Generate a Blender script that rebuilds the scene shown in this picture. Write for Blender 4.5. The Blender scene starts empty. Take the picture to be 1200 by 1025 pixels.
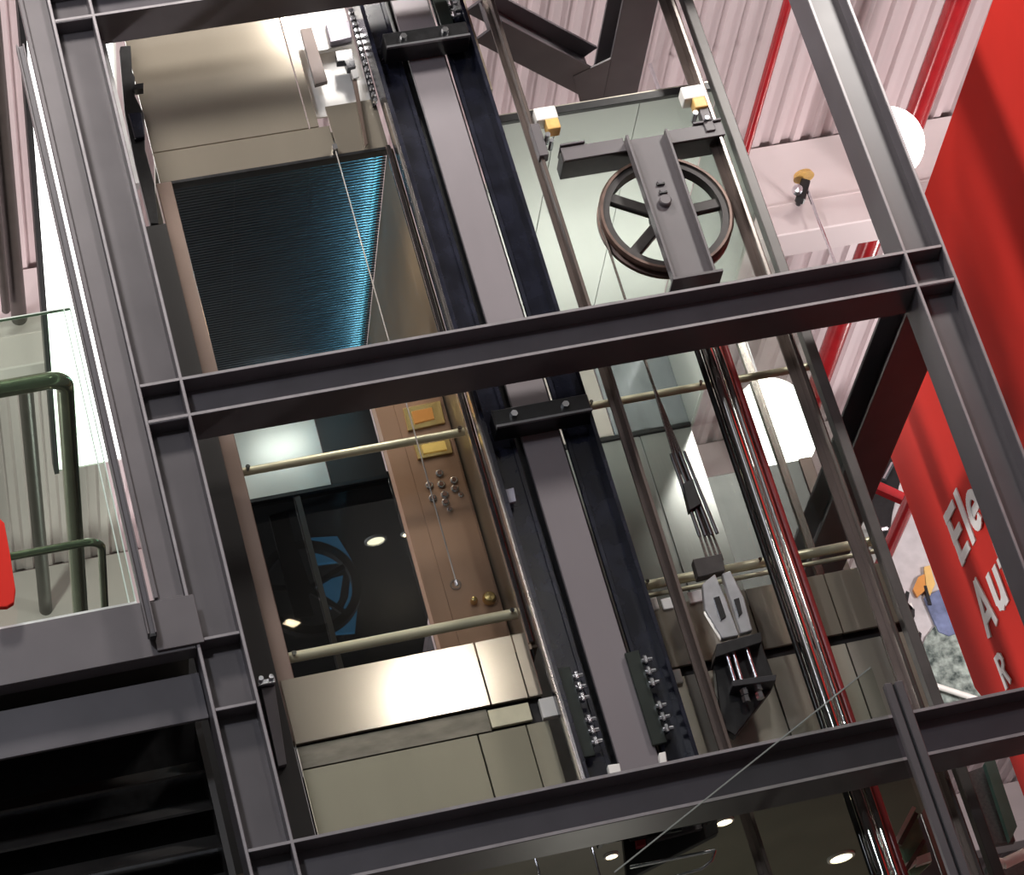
import bpy, bmesh, math, random
from mathutils import Vector, Matrix
random.seed(7)
C = bpy.context.scene.collection
S = bpy.context.scene

# ------------------------------------------------------------------ camera
# axes of the camera in world space (right, down, forward); X along the shaft front, Y into the shaft, Z up
MR = (0.96259731, -0.09525425, -0.25363958)
MD = (-0.17655029, 0.48958359, -0.85389572)
MF = (0.20551497, 0.86673787, 0.45445468)
FPX = 3494.79
EYE = 1.6
cam_d = bpy.data.cameras.new('camera'); cam = bpy.data.objects.new('camera', cam_d); C.objects.link(cam)
cam_d.sensor_fit = 'HORIZONTAL'; cam_d.sensor_width = 36.0; cam_d.lens = FPX / 1200 * 36.0
cam_d.clip_start = 0.1; cam_d.clip_end = 300
rot = Matrix(((MR[0], -MD[0], -MF[0]), (MR[1], -MD[1], -MF[1]), (MR[2], -MD[2], -MF[2])))
cam.matrix_world = Matrix.Translation((0, 0, EYE)) @ rot.to_4x4()
S.camera = cam

# ------------------------------------------------------------------ world and light
w = bpy.data.worlds.new('hall_air'); S.world = w; w.use_nodes = True
bg = w.node_tree.nodes['Background']; bg.inputs[0].default_value = (0.80, 0.82, 0.88, 1); bg.inputs[1].default_value = 0.10
S.view_settings.view_transform = 'Standard'; S.view_settings.look = 'None'
S.view_settings.gamma = 1.0; S.view_settings.use_curve_mapping = False
S.view_settings.exposure = 0.0

def point_light(name, loc, power, radius, col=(1, 0.95, 0.9)):
    d = bpy.data.lights.new(name, 'POINT'); d.energy = power; d.shadow_soft_size = radius; d.color = col
    o = bpy.data.objects.new(name, d); C.objects.link(o); o.location = loc
    return o
def area_light(name, loc, target, power, sx, sy, col=(1, 0.95, 0.9)):
    d = bpy.data.lights.new(name, 'AREA'); d.shape = 'RECTANGLE'; d.size = sx; d.size_y = sy; d.energy = power; d.color = col
    o = bpy.data.objects.new(name, d); C.objects.link(o); o.location = loc
    o.rotation_euler = (Vector(target) - Vector(loc)).to_track_quat('-Z', 'Y').to_euler()
    return o
# unseen lights added before and behind the shaft for steel, panels and deck
point_light('hall_fill_light', (3.05, 10.7, 12.4), 330, 0.20)
point_light('hall_fill_light', (0.2, 8.8, 12.3), 700, 0.40)
point_light('hall_fill_light', (6.6, 8.8, 12.3), 850, 0.40)
point_light('hall_fill_light', (4.45, 0.70, 12.0), 170, 0.26)
point_light('hall_fill_light', (-3.0, -1.0, 11.0), 1900, 0.6, (0.88, 0.91, 1.0))
point_light('hall_fill_light', (9.4, 16.5, 8.6), 800, 0.5, (1, .93, .92))
point_light('hall_fill_light', (-3.0, 17.0, 8.0), 1500, 0.5, (1, .95, .93))
point_light('hall_fill_light', (10.5, 24.0, 10.0), 450, 0.5, (1, .93, .92))
point_light('hall_fill_light', (3.0, 24.0, 9.8), 400, 0.5, (1, .93, .92))
point_light('shaft_fill_light', (2.76, 12.31, 10.80), 4.5, 0.05)  # unseen light added to whiten the right end of the header

# ------------------------------------------------------------------ helpers
def ray(px, py):
    a, b = (px - 600) / FPX, (py - 512.5) / FPX
    return tuple(a * MR[i] + b * MD[i] + MF[i] for i in range(3))
def at(px, py, Y):                       # point of the sight line that lies at depth Y
    d = ray(px, py); t = Y / d[1]
    return (d[0] * t, Y, d[2] * t + EYE)
def atx(px, py, X):
    d = ray(px, py); t = X / d[0]
    return (X, d[1] * t, d[2] * t + EYE)
def atz(px, py, Z):
    d = ray(px, py); t = (Z - EYE) / d[2]
    return (d[0] * t, d[1] * t, Z)

MATS = {}
def mat(name, col, rough=0.5, metal=0.0, var=0.12, scale=8.0, stretch=(1, 1, 1), bump=0.0, spec=0.5, emit=None, estr=0.0, col2=None, rvar=0.1):
    if name in MATS: return MATS[name]
    m = bpy.data.materials.new(name); m.use_nodes = True; MATS[name] = m
    nt = m.node_tree; p = nt.nodes['Principled BSDF']
    tc = nt.nodes.new('ShaderNodeTexCoord'); mp = nt.nodes.new('ShaderNodeMapping'); mp.inputs['Scale'].default_value = stretch
    no = nt.nodes.new('ShaderNodeTexNoise'); no.inputs['Scale'].default_value = scale; no.inputs['Detail'].default_value = 5
    nt.links.new(tc.outputs['Object'], mp.inputs[0]); nt.links.new(mp.outputs[0], no.inputs['Vector'])
    cr = nt.nodes.new('ShaderNodeValToRGB')
    c2 = col2 or tuple(min(1, c * (1 + var)) for c in col)
    c1 = col if col2 else tuple(c * (1 - var) for c in col)
    cr.color_ramp.elements[0].color = (*c1, 1); cr.color_ramp.elements[1].color = (*c2, 1)
    cr.color_ramp.elements[0].position = 0.32; cr.color_ramp.elements[1].position = 0.68
    nt.links.new(no.outputs['Fac'], cr.inputs[0]); nt.links.new(cr.outputs[0], p.inputs['Base Color'])
    mr = nt.nodes.new('ShaderNodeMapRange'); mr.inputs[3].default_value = max(0.02, rough - rvar * rough); mr.inputs[4].default_value = min(1, rough + rvar * rough)
    nt.links.new(no.outputs['Fac'], mr.inputs[0]); nt.links.new(mr.outputs[0], p.inputs['Roughness'])
    p.inputs['Metallic'].default_value = metal; p.inputs['Specular IOR Level'].default_value = spec
    if bump:
        b = nt.nodes.new('ShaderNodeBump'); b.inputs['Strength'].default_value = bump; b.inputs['Distance'].default_value = 0.01
        nt.links.new(no.outputs['Fac'], b.inputs['Height']); nt.links.new(b.outputs[0], p.inputs['Normal'])
    if emit:
        p.inputs['Emission Color'].default_value = (*emit, 1); p.inputs['Emission Strength'].default_value = estr
    return m
def glass(name, tint, refl=0.10, rough=0.02, haze=0.0, hazecol=(0.6, 0.7, 0.66)):
    if name in MATS: return MATS[name]
    m = bpy.data.materials.new(name); m.use_nodes = True; MATS[name] = m
    nt = m.node_tree; nt.nodes.clear()
    out = nt.nodes.new('ShaderNodeOutputMaterial'); tr = nt.nodes.new('ShaderNodeBsdfTransparent'); tr.inputs[0].default_value = (*tint, 1)
    gl = nt.nodes.new('ShaderNodeBsdfGlossy'); gl.inputs['Roughness'].default_value = rough
    fr = nt.nodes.new('ShaderNodeFresnel'); fr.inputs[0].default_value = 1.5
    ml = nt.nodes.new('ShaderNodeMath'); ml.operation = 'MULTIPLY_ADD'; ml.inputs[1].default_value = 1.0; ml.inputs[2].default_value = refl
    # only the outer face of a pane mirrors; the inner side of its far face does not
    ge = nt.nodes.new('ShaderNodeNewGeometry'); iv = nt.nodes.new('ShaderNodeMath'); iv.operation = 'SUBTRACT'; iv.inputs[0].default_value = 1.0
    mm = nt.nodes.new('ShaderNodeMath'); mm.operation = 'MULTIPLY'; nt.links.new(ge.outputs['Backfacing'], iv.inputs[1])
    mx = nt.nodes.new('ShaderNodeMixShader'); nt.links.new(fr.outputs[0], ml.inputs[0]); nt.links.new(ml.outputs[0], mm.inputs[0]); nt.links.new(iv.outputs[0], mm.inputs[1]); nt.links.new(mm.outputs[0], mx.inputs[0])
    first = tr
    if haze:
        df = nt.nodes.new('ShaderNodeBsdfDiffuse'); df.inputs[0].default_value = (*hazecol, 1)
        no = nt.nodes.new('ShaderNodeTexNoise'); no.inputs['Scale'].default_value = 3
        mh = nt.nodes.new('ShaderNodeMapRange'); mh.inputs[3].default_value = haze * 0.85; mh.inputs[4].default_value = min(1, haze * 1.15)
        nt.links.new(no.outputs['Fac'], mh.inputs[0])
        m2 = nt.nodes.new('ShaderNodeMixShader'); nt.links.new(mh.outputs[0], m2.inputs[0])
        nt.links.new(tr.outputs[0], m2.inputs[1]); nt.links.new(df.outputs[0], m2.inputs[2]); first = m2
    nt.links.new(first.outputs[0], mx.inputs[1]); nt.links.new(gl.outputs[0], mx.inputs[2]); nt.links.new(mx.outputs[0], out.inputs[0])
    return m

ROOT = {}                                # world location of every object's root
class B:
    def __init__(s): s.v = []; s.f = []; s.sm = []
    def add(s, vs, fs, smooth=False):
        n = len(s.v); s.v += [tuple(v) for v in vs]
        for f in fs: s.f.append(tuple(i + n for i in f)); s.sm.append(smooth)
        return s
    def box(s, x0, x1, y0, y1, z0, z1):
        x0, x1 = sorted((x0, x1)); y0, y1 = sorted((y0, y1)); z0, z1 = sorted((z0, z1))
        vs = [(x, y, z) for z in (z0, z1) for y in (y0, y1) for x in (x0, x1)]
        return s.add(vs, [(0, 2, 3, 1), (4, 5, 7, 6), (0, 1, 5, 4), (2, 6, 7, 3), (0, 4, 6, 2), (1, 3, 7, 5)])
    def obox(s, c, ax, ay, az, hx, hy, hz):
        c, ax, ay, az = Vector(c), Vector(ax).normalized(), Vector(ay).normalized(), Vector(az).normalized()
        vs = [c + ax * hx * i + ay * hy * j + az * hz * k for k in (-1, 1) for j in (-1, 1) for i in (-1, 1)]
        return s.add(vs, [(0, 2, 3, 1), (4, 5, 7, 6), (0, 1, 5, 4), (2, 6, 7, 3), (0, 4, 6, 2), (1, 3, 7, 5)])
    def bar(s, p0, p1, w, h, up=(0, 0, 1)):
        p0, p1 = Vector(p0), Vector(p1); d = (p1 - p0); x = d.cross(Vector(up)); z = x.cross(d)
        return s.obox((p0 + p1) / 2, x, d, z, w / 2, d.length / 2, h / 2)
    def tube(s, p0, p1, r, n=16, r1=None):
        return s.path([p0, p1], r, n, r1)
    def path(s, pts, r, n=14, r1=None):
        pts = [Vector(p) for p in pts]; k = len(pts); rings = []
        ref = None
        for i, p in enumerate(pts):
            d = (pts[min(i + 1, k - 1)] - pts[max(i - 1, 0)]).normalized()
            if ref is None:
                ref = d.cross(Vector((0, 0, 1)));
                if ref.length < 1e-3: ref = d.cross(Vector((0, 1, 0)))
                ref.normalize()
            u = (ref - d * ref.dot(d)).normalized(); v = d.cross(u); ref = u
            rr = r if r1 is None else r + (r1 - r) * i / (k - 1)
            rings.append([p + (u * math.cos(2 * math.pi * j / n) + v * math.sin(2 * math.pi * j / n)) * rr for j in range(n)])
        vs = [q for g in rings for q in g]
        fs = [(i * n + j, i * n + (j + 1) % n, (i + 1) * n + (j + 1) % n, (i + 1) * n + j) for i in range(k - 1) for j in range(n)]
        s.add(vs, fs, True)
        s.add(rings[0], [tuple(range(n))[::-1]]); s.add(rings[-1], [tuple(range(n))])
        return s
    def lathe(s, c, axis, prof, n=48, closed=False):
        # prof: (radius, offset along axis)
        ax = Vector(axis).normalized(); u = ax.cross(Vector((0.3, 0.2, 1))).normalized(); v = ax.cross(u); c = Vector(c); m = len(prof)
        vs = [c + ax * h + (u * math.cos(2 * math.pi * j / n) + v * math.sin(2 * math.pi * j / n)) * r for r, h in prof for j in range(n)]
        seg = range(m) if closed else range(m - 1)
        fs = [(i * n + j, i * n + (j + 1) % n, ((i + 1) % m) * n + (j + 1) % n, ((i + 1) % m) * n + j) for i in seg for j in range(n)]
        return s.add(vs, fs, True)
    def prism(s, poly, y0, y1, ax='y'):
        # poly: list of (x, z) [ax y], (y, z) [ax x] or (x, y) [ax z]
        def P(a, b, t): return (a, t, b) if ax == 'y' else ((t, a, b) if ax == 'x' else (a, b, t))
        n = len(poly); vs = [P(a, b, y0) for a, b in poly] + [P(a, b, y1) for a, b in poly]
        fs = [tuple(range(n)), tuple(range(n, 2 * n))[::-1]] + [(i, i + n, (i + 1) % n + n, (i + 1) % n) for i in range(n)]
        return s.add(vs, fs)
    def pix(s, pxs, Y, depth):
        poly = [(p[0], p[2]) for p in (at(a, b, Y) for a, b in pxs)]
        return s.prism(poly, Y, Y + depth)
    def make(s, name, m, parent=None, bevel=0.0, seg=1):
        me = bpy.data.meshes.new(name)
        off = Vector(ROOT[parent.name]) if parent else Vector((0, 0, 0))
        if not parent:
            xs = [v[0] for v in s.v]; ys = [v[1] for v in s.v]; zs = [v[2] for v in s.v]
            off = Vector(((min(xs) + max(xs)) / 2, (min(ys) + max(ys)) / 2, min(zs)))
        me.from_pydata([Vector(v) - off for v in s.v], [], s.f); me.update()
        bm = bmesh.new(); bm.from_mesh(me); bmesh.ops.recalc_face_normals(bm, faces=bm.faces); bm.to_mesh(me); bm.free()
        for p, q in zip(me.polygons, s.sm): p.use_smooth = q
        if m: me.materials.append(m)
        o = bpy.data.objects.new(name, me); C.objects.link(o)
        if parent: o.parent = parent; ROOT[o.name] = tuple(off)
        else: o.location = off; ROOT[o.name] = tuple(off)
        if any(s.sm):
            b = o.modifiers.new('split', 'EDGE_SPLIT'); b.split_angle = 0.65
        if bevel:
            b = o.modifiers.new('edge', 'BEVEL'); b.width = bevel; b.segments = seg; b.limit_method = 'ANGLE'; b.angle_limit = 0.7
        return o
def thing(name, label, cat, loc, group=None):
    o = bpy.data.objects.new(name, None); C.objects.link(o); o.location = loc; o.empty_display_size = 0.1
    ROOT[o.name] = tuple(loc); o['label'] = label; o['category'] = cat
    if group: o['group'] = group
    return o
def tag(o, label, cat, group=None, kind=None):
    o['label'] = label; o['category'] = cat
    if group: o['group'] = group
    if kind: o['kind'] = kind
    return o
def struct(o): o['kind'] = 'structure'; return o

# ------------------------------------------------------------------ materials
PAINT = mat('grey_steel_paint', (0.105, 0.095, 0.105), 0.42, 0.0, 0.10, 5, bump=0.03)
PAINT_L = mat('light_grey_steel_paint', (0.112, 0.100, 0.106), 0.40, 0.0, 0.10, 3, bump=0.02)
EDGE = mat('edge_highlight_grey', (0.27, 0.25, 0.26), 0.4, 0.1, 0.12, 14)  # lighter grey that paints the bright light line along steel edges
NAVY = mat('gloss_black_navy_paint', (0.010, 0.011, 0.020), 0.22, 0.0, 0.4, 9, bump=0.06)
BLACK = mat('black_oiled_steel', (0.010, 0.010, 0.011), 0.35, 0.0, 0.4, 30)
STRIP = mat('satin_grey_strip', (0.20, 0.178, 0.19), 0.42, 0.2, 0.08, 2, (1, 1, 0.4))
STAIN = mat('brushed_stainless', (0.40, 0.355, 0.285), 0.13, 0.6, 0.03, 2, (2, 1, .4), rvar=0.03)
STAIN_D = mat('worn_stainless', (0.46, 0.43, 0.36), 0.32, 0.8, 0.10, 2, (3, 1, .4), rvar=0.04)
RAILM = mat('brushed_handrail', (0.74, 0.67, 0.50), 0.34, 0.3, 0.05, 6)
CHROME = mat('polished_chrome', (0.80, 0.78, 0.75), 0.08, 1.0, 0.03, 20)
BRONZE = mat('bronze_panel', (0.33, 0.19, 0.125), 0.36, 0.35, 0.10, 3, (1, 1, 0.2))
BRONZE_D = mat('brown_corner_post', (0.20, 0.145, 0.118), 0.36, 0.5, 0.12, 4, (1, 1, 0.3))
GOLD = mat('brass_trim', (0.80, 0.58, 0.24), 0.25, 0.9, 0.08, 20)
BROWNRAIL = mat('oily_brown_rail', (0.11, 0.085, 0.075), 0.38, 0.5, 0.25, 12, (1, 1, 0.15))
RAILHI = mat('bare_steel_rail_edge', (0.50, 0.45, 0.42), 0.22, 1.0, 0.12, 9, (1, 1, 0.1))
RUST = mat('copper_brown_rim', (0.12, 0.075, 0.06), 0.36, 0.4, 0.3, 15)
IRON = mat('dark_cast_iron', (0.034, 0.029, 0.028), 0.5, 0.2, 0.2, 20, bump=0.1)
WHITE = mat('white_plastic', (0.82, 0.80, 0.76), 0.35, 0, 0.05, 10)
AMBER = mat('amber_polyurethane', (0.72, 0.44, 0.14), 0.35, 0, 0.2, 15)
ZINC = mat('zinc_bolt', (0.75, 0.76, 0.80), 0.22, 1.0, 0.08, 30)
ROPE = mat('oily_wire_rope', (0.07, 0.055, 0.045), 0.4, 0.4, 0.5, 60, (1, 1, 3), bump=0.3)
RED = mat('red_enamel_pipe', (0.34, 0.014, 0.018), 0.22, 0, 0.12, 6)
BANNER = mat('red_banner_cloth', (0.66, 0.036, 0.026), 0.8, 0, 0.08, 1.2, spec=0.08)
LETTER = mat('white_letter_print', (0.85, 0.84, 0.82), 0.5, 0, 0.03, 5)
DECK = mat('pinkish_galvanised_deck', (0.60, 0.50, 0.51), 0.42, 0.15, 0.16, 3.0, (1, 0.04, 1))
FASC = mat('pale_pink_fascia', (0.62, 0.53, 0.53), 0.55, 0, 0.05, 1.0, (0.3, 1, 3))
OLIVE = mat('dark_olive_soffit', (0.17, 0.165, 0.125), 0.5, 0, 0.15, 2)
DARK = mat('dark_brown_void', (0.016, 0.013, 0.012), 0.5, 0, 0.3, 3)
FLOORM = mat('hall_floor_grey', (0.10, 0.095, 0.09), 0.4, 0, 0.15, 0.5)
GLASS = glass('clear_shaft_glass', (0.93, 0.945, 0.93), 0.0, 0.01)
GREENG = glass('green_edge_glass', (0.82, 0.92, 0.84), 0.02, 0.02)
SMOKE = glass('dark_rear_glass', (0.42, 0.44, 0.46), -0.03, 0.02)
FROST = glass('frosted_green_glass', (0.35, 0.42, 0.40), 0.03, 0.15, 0.75, (0.27, 0.29, 0.27))
def glow(name, col, s): return mat(name, (0.8, 0.8, 0.8), 0.4, 0, 0.0, 5, emit=col, estr=s)
LAMPW = glow('lit_white_lamp', (1, 0.98, 0.93), 5.0)
TUBE = glow('lit_fluorescent_cover', (0.97, 1.0, 0.96), 3.2)
WARM = glow('lit_warm_downlight', (1, 0.84, 0.55), 7.0)

# ------------------------------------------------------------------ room shell
fl = struct(B().box(-25, 30, -14, 62, -0.2, 0).make('floor', FLOORM))
b = B(); prof = []
x = -12.0
while x < 22:
    prof += [(x, 13.045), (x + 0.045, 13.045), (x + 0.062, 13.01), (x + 0.118, 13.01), (x + 0.135, 13.045)]
    x += 0.16
n = len(prof)
b.add([(px_, y, z) for y in (11.2, 60) for px_, z in prof], [(i, i + 1, n + i + 1, n + i) for i in range(n - 1)])
struct(b.make('ceiling', DECK))
struct(B().box(-25, 30, -14, 11.2, 13.0, 13.1).make('ceiling', mat('dark_hall_ceiling', (0.07, 0.065, 0.06), 0.6, 0, .2, 1)))
struct(B().box(-25, 30, 60, 60.3, 0, 13).make('wall_back', FASC))
for i, (y, z0) in enumerate(((17.9, 12.22), (22.5, 12.25), (27.2, 12.25), (33, 12.25))):
    t = struct(B().box(-12, 22, y, y + 0.32, z0, 13.0).make('trim_%d' % (i + 1), FASC, bevel=0.01))
    # a thin lower lip on each downstand
    B().box(-12, 22, y - 0.006, y, z0 + 0.25, z0 + 0.26).make('joint', FASC, t)

# ------------------------------------------------------------------ steel frame of the shaft
FY0, FY1 = 12.0, 12.24
T = 0.018
def ibeam(name, label, x0, x1, z0, z1, y0=FY0, y1=FY1):
    t = thing(name, label, 'beam', ((x0 + x1) / 2, (y0 + y1) / 2, z0))
    B().box(x0, x1, y0, y1, z1 - T, z1).make('top_flange', PAINT, t, 0.002)
    B().box(x0, x1, y0, y1, z0, z0 + T).make('bottom_flange', PAINT, t, 0.002)
    for z_ in (z0, z1 - T): B().box(x0 - .2, x1 + .2, y0 - .002, y0, z_ + .002, z_ + T - .002).make('flange_highlight', EDGE, t)  # thin strips carry the painted highlight of the flange edges
    B().box(x0, x1, (y0 + y1) / 2 - .006, (y0 + y1) / 2 + .006, z0 + T, z1 - T).make('web', PAINT, t)
    return t
def column(label, x0, x1, z0, z1, stiff):
    t = thing('steel_column', label, 'column', ((x0 + x1) / 2, 12.12, z0))
    B().box(x0, x0 + T, FY0, FY1, z0, z1).make('flange', PAINT, t, 0.002)
    B().box(x1 - T, x1, FY0, FY1, z0, z1).make('flange', PAINT, t, 0.002)
    for x_ in (x0, x1 - T): B().box(x_ + .003, x_ + T - .003, FY0 - .003, FY0, z0, z1).make('flange_highlight', EDGE, t)  # painted highlight down both column flanges
    B().box(x0 + T, x1 - T, 12.10, 12.115, z0, z1).make('web', PAINT_L, t)
    for z in stiff:
        B().box(x0 + T, x1 - T, FY0 + .001, FY0 + .003, z - T + .003, z - .003).make('stiffener_highlight', EDGE, t)  # painted highlight along the stiffener front
        B().box(x0 + T, x1 - T, FY0 + .003, 12.10, z - T, z).make('stiffener', PAINT, t, 0.002)
    return t
column('left steel column of the shaft frame beside the glass balustrade', 1.203, 1.420, 4.2, 12.6,
       (10.845, 10.645, 8.515, 8.315, 7.19, 6.845, 6.172, 5.96))
column('right steel column of the shaft frame in front of the red banner', 4.992, 5.21, 4.2, 12.6, (10.845, 10.645, 8.515, 8.315, 6.172, 5.96))
ibeam('steel_beam', 'top horizontal steel beam crossing above the stainless header panel', 1.42, 4.992, 10.632, 10.845)
ibeam('steel_beam', 'middle horizontal steel beam under the spoked pulley wheel', 1.42, 4.992, 8.302, 8.515)
ibeam('steel_beam', 'lowest horizontal steel beam across the foot of both lift cars', 1.42, 4.992, 5.945, 6.172)
def ybeam(label, x0, x1, y0, y1, z0, z1):
    t = thing('steel_beam', label, 'beam', ((x0 + x1) / 2, (y0 + y1) / 2, z0))
    xm = (x0 + x1) / 2
    B().box(x0, x1, y0, y1, z1 - T, z1).make('top_flange', PAINT, t, 0.002)
    B().box(x0, x1, y0, y1, z0, z0 + T).make('bottom_flange', PAINT, t, 0.002)
    B().box(xm - .006, xm + .006, y0, y1, z0 + T, z1 - T).make('web', PAINT, t)
ybeam('dark steel beam running back from the right column behind the guide rail', 5.0, 5.255, 12.245, 15.4, 8.302, 8.515)
ybeam('dark steel beam running back overhead above the pulley wheel', 4.235, 4.437, 12.245, 15.4, 10.632, 10.845)
# diagonal brace in the upper level
t = thing('diagonal_brace', 'short diagonal steel brace joining the overhead beam above the left roller guide', 'brace', (3.8, 12.9, 10.64))
p0, p1 = Vector((3.50, 12.63, 10.64)), Vector((4.16, 13.285, 10.64))
B().bar(p0, p1, 0.20, T).make('bottom_flange', PAINT, t, 0.002)
B().bar(p0 + Vector((0, 0, .195)), p1 + Vector((0, 0, .195)), 0.20, T).make('top_flange', PAINT, t, 0.002)
B().bar(p0 + Vector((0, 0, .0975)), p1 + Vector((0, 0, .0975)), 0.012, .177).make('web', PAINT, t)
B().prism([(4.03, 13.16), (4.232, 13.05), (4.232, 13.62), (4.10, 13.42)], 10.628, 10.638, 'z').make('gusset_plate', PAINT, t)
# gusset where the landing beam meets the left column
# ------------------------------------------------------------------ left lift car
CY = 12.6                                # plane of the car fronts
L = thing('elevator_car', 'left glass lift car with stainless header, bronze control wall and stainless apron', 'elevator', (2.2, 13.8, 6.30))
def px_panel(pxs, m, name='panel', Y=CY, d=0.02, parent=L, bevel=0.0015):
    return B().pix(pxs, Y, d).make(name, m, parent, bevel)
hx0, hx1 = 1.612, 2.80
def X12(px, py): return at(px, py, CY)[0]
def Z12(px, py): return at(px, py, CY)[2]
g = 0.003
xa = X12(345, 85); xb = X12(383, 135)
B().box(hx0, xa - g, CY, CY + .02, 10.185, 11.15).make('header_panel', STAIN, L, .0015)
B().box(xa + g, xb - .055, CY, CY + .02, 10.185, 11.15).make('header_panel', STAIN, L, .0015)
B().box(hx0, xb - g, CY, CY + .02, 9.995, 10.18).make('header_panel', STAIN, L, .0015)
B().box(xb + g, hx1, CY, CY + .02, 9.995, 10.30).make('header_panel', STAIN, L, .0015)
B().box(hx0, hx1 + .01, CY - .004, CY + .05, 9.978, 9.994).make('header_trim', BLACK, L)
# bits of the door gear at the right end of the header
gear = B().box(xb - .052, hx1, CY + .09, CY + .10, 10.30, 11.15).make('gear_plate', WHITE, L)
px_panel([(352, 34), (365, 32), (384, 95), (369, 99)], mat('brown_slot_cover', (0.12, 0.09, 0.08), .5, .2), 'slot_cover', CY - .01, .03)
px_panel([(362, 22), (404, 15), (413, 52), (372, 60)], WHITE, 'motor_plate', CY + .01, .03)
px_panel([(381, 28), (410, 23), (413, 44), (387, 50)], mat('grey_motor', (0.20, 0.18, 0.21), .4, .3), 'motor', CY - .03, .06, bevel=.006)
px_panel([(393, 60), (412, 57), (417, 78), (407, 80), (404, 71), (395, 72)], NAVY, 'motor_bracket', CY - .03, .05)
px_panel([(408, 10), (414, 9), (443, 118), (437, 124)], BLACK, 'chain_guide', CY - .03, .02)
chain = B()
for k in range(15):
    q = at(411 + 29 * k / 14, 14 + 104 * k / 14, CY - .05)
    chain.lathe(q, (0, 1, 0), [(.0, -.012), (.012, -.012), (.012, .012), (.0, .012)], 10)
chain = chain.make('roller_chain', ZINC, L); chain['kind'] = 'stuff'
px_panel([(411, 82), (418, 80), (421, 90), (414, 92)], WHITE, 'cable_clip', CY - .05, .03)
px_panel([(413, 94), (418, 93), (431, 168), (428, 172), (420, 130)], BRONZE_D, 'hanger_arm', CY - .04, .015)
px_panel([(419, 10), (446, 6), (446, 74), (442, 72)], WHITE, 'bright_gap_patch', CY + .03, .02)  # white plate paints the bright gap between chain and mast
# roof, ceiling and floor
B().box(hx0, hx1, CY + .02, 15.0, 10.12, 10.15).make('roof', STAIN_D, L)
NB = mat('dark_blue_ceiling_panel', (0.05, 0.065, 0.08), 0.5, 0.1, 0.15, 3)
for xa_, xb_ in ((1.67, 2.02), (2.026, 2.42), (2.426, 2.785)):
    B().box(xa_, xb_, CY + .03, 14.98, 10.10, 10.115).make('ceiling_panel', NB, L)
sl = B()
k = 0; y = CY + .05
while y < 14.95:
    sl.box(1.67, 2.794, y, y + .013, 10.0, 10.007); y += .026
sl = sl.make('ceiling_slats', mat('slate_blue_slat', (0.022, 0.028, 0.036), .4, .1), L); sl['kind'] = 'stuff'
B().box(2.77, 2.785, CY + .1, 14.9, 10.03, 10.09).make('ceiling_light', glow('lit_teal_strip', (0.10, 0.55, 0.75), 2.6), L)
B().box(hx0, hx1, CY + .03, 15.0, 7.06, 7.10).make('floor_plate', DARK, L)
# corner post, side wall with control panel
B().box(1.588, 1.668, CY - .012, CY + .06, 6.86, 9.99).make('corner_post', BRONZE_D, L, .004)
WX = 2.795
B().box(WX, WX + .03, CY + .02, 14.98, 7.10, 9.995).make('side_wall', mat('brown_side_wall', (0.15, 0.115, 0.08), 0.4, 0.3, 0.1, 3), L, .002)
B().box(WX - .012, WX + .012, CY - .01, CY + .02, 7.12, 10.0).make('front_trim', RAILHI, L, .002)
PY0 = 12.95
cx_l, cx_r = at(440, 480, PY0)[0], at(572, 590, PY0)[0] + .02
def col_pix(pxs, d, m, name, parent, bevel=.001, off=0.0):
    return B().pix(pxs, PY0 - d - off, d).make(name, m, parent, bevel)
cp = B().box(cx_l, 2.785, PY0, PY0 + .10, 7.10, 8.97).make('control_column', BRONZE, L, .003)
gx = at(486, 570, PY0)[0]
B().box(gx + .004, 2.775, PY0 - .008, PY0 - .0005, 7.18, 8.95).make('control_plate', BRONZE, cp, .002)
def frame(outer, inner, face):
    col_pix(outer, .016, GOLD, 'display', cp, .003, .008)
    col_pix(inner, .006, face, 'display_face', cp, .001, .025)
    a_, b_, c__, d__ = inner
frame([(472, 478), (516, 469), (522, 495), (478, 505)], [(482, 482), (506, 477), (509, 490), (486, 496)], mat('display_face', (0.35, 0.13, 0.03), .3, .2, emit=(1, .45, .1), estr=.2))
frame([(484, 518), (526, 511), (531, 530), (490, 538)], [(494, 521), (521, 516), (524, 526), (497, 531)], mat('display_face_yellow', (0.65, 0.42, 0.12), .3, .3, emit=(1, .7, .2), estr=.2))
for (bx, by) in ((515, 555), (503, 569), (517, 568), (532, 563), (507, 584), (521, 580), (533, 573), (522, 589), (527, 597), (540, 580)):
    p = at(bx, by, PY0 - .008); rr = .020 if (bx, by) not in ((540, 580), (527, 597)) else .014
    bt = B().lathe((p[0], PY0 - .008, p[2]), (0, -1, 0), [(.001, .012), (rr * .75, .012), (rr, .008), (rr, 0)], 18).make('call_button', ZINC, cp)
    B().lathe((p[0], PY0 - .008, p[2]), (0, -1, 0), [(.001, .016), (rr * .55, .016), (rr * .6, .0118)], 14).make('button_face', mat('button_face_brown', (0.15, 0.07, 0.05), .3), cp)
p = at(534, 685, PY0 - .008)
B().lathe(p, (0, -1, 0), [(.028, 0), (.028, .006), (.021, .006), (.021, 0)], 24, True).make('key_ring', BRONZE_D, cp)
for (bx, by, r) in ((573, 703, .034), (555, 706, .018)):
    p = at(bx, by, PY0 - .008)
    B().lathe(p, (0, -1, 0), [(.001, .05), (r * .7, .045), (r, .03), (r, .01), (r * .5, 0)], 18).make('brass_knob', GOLD, cp)
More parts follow.
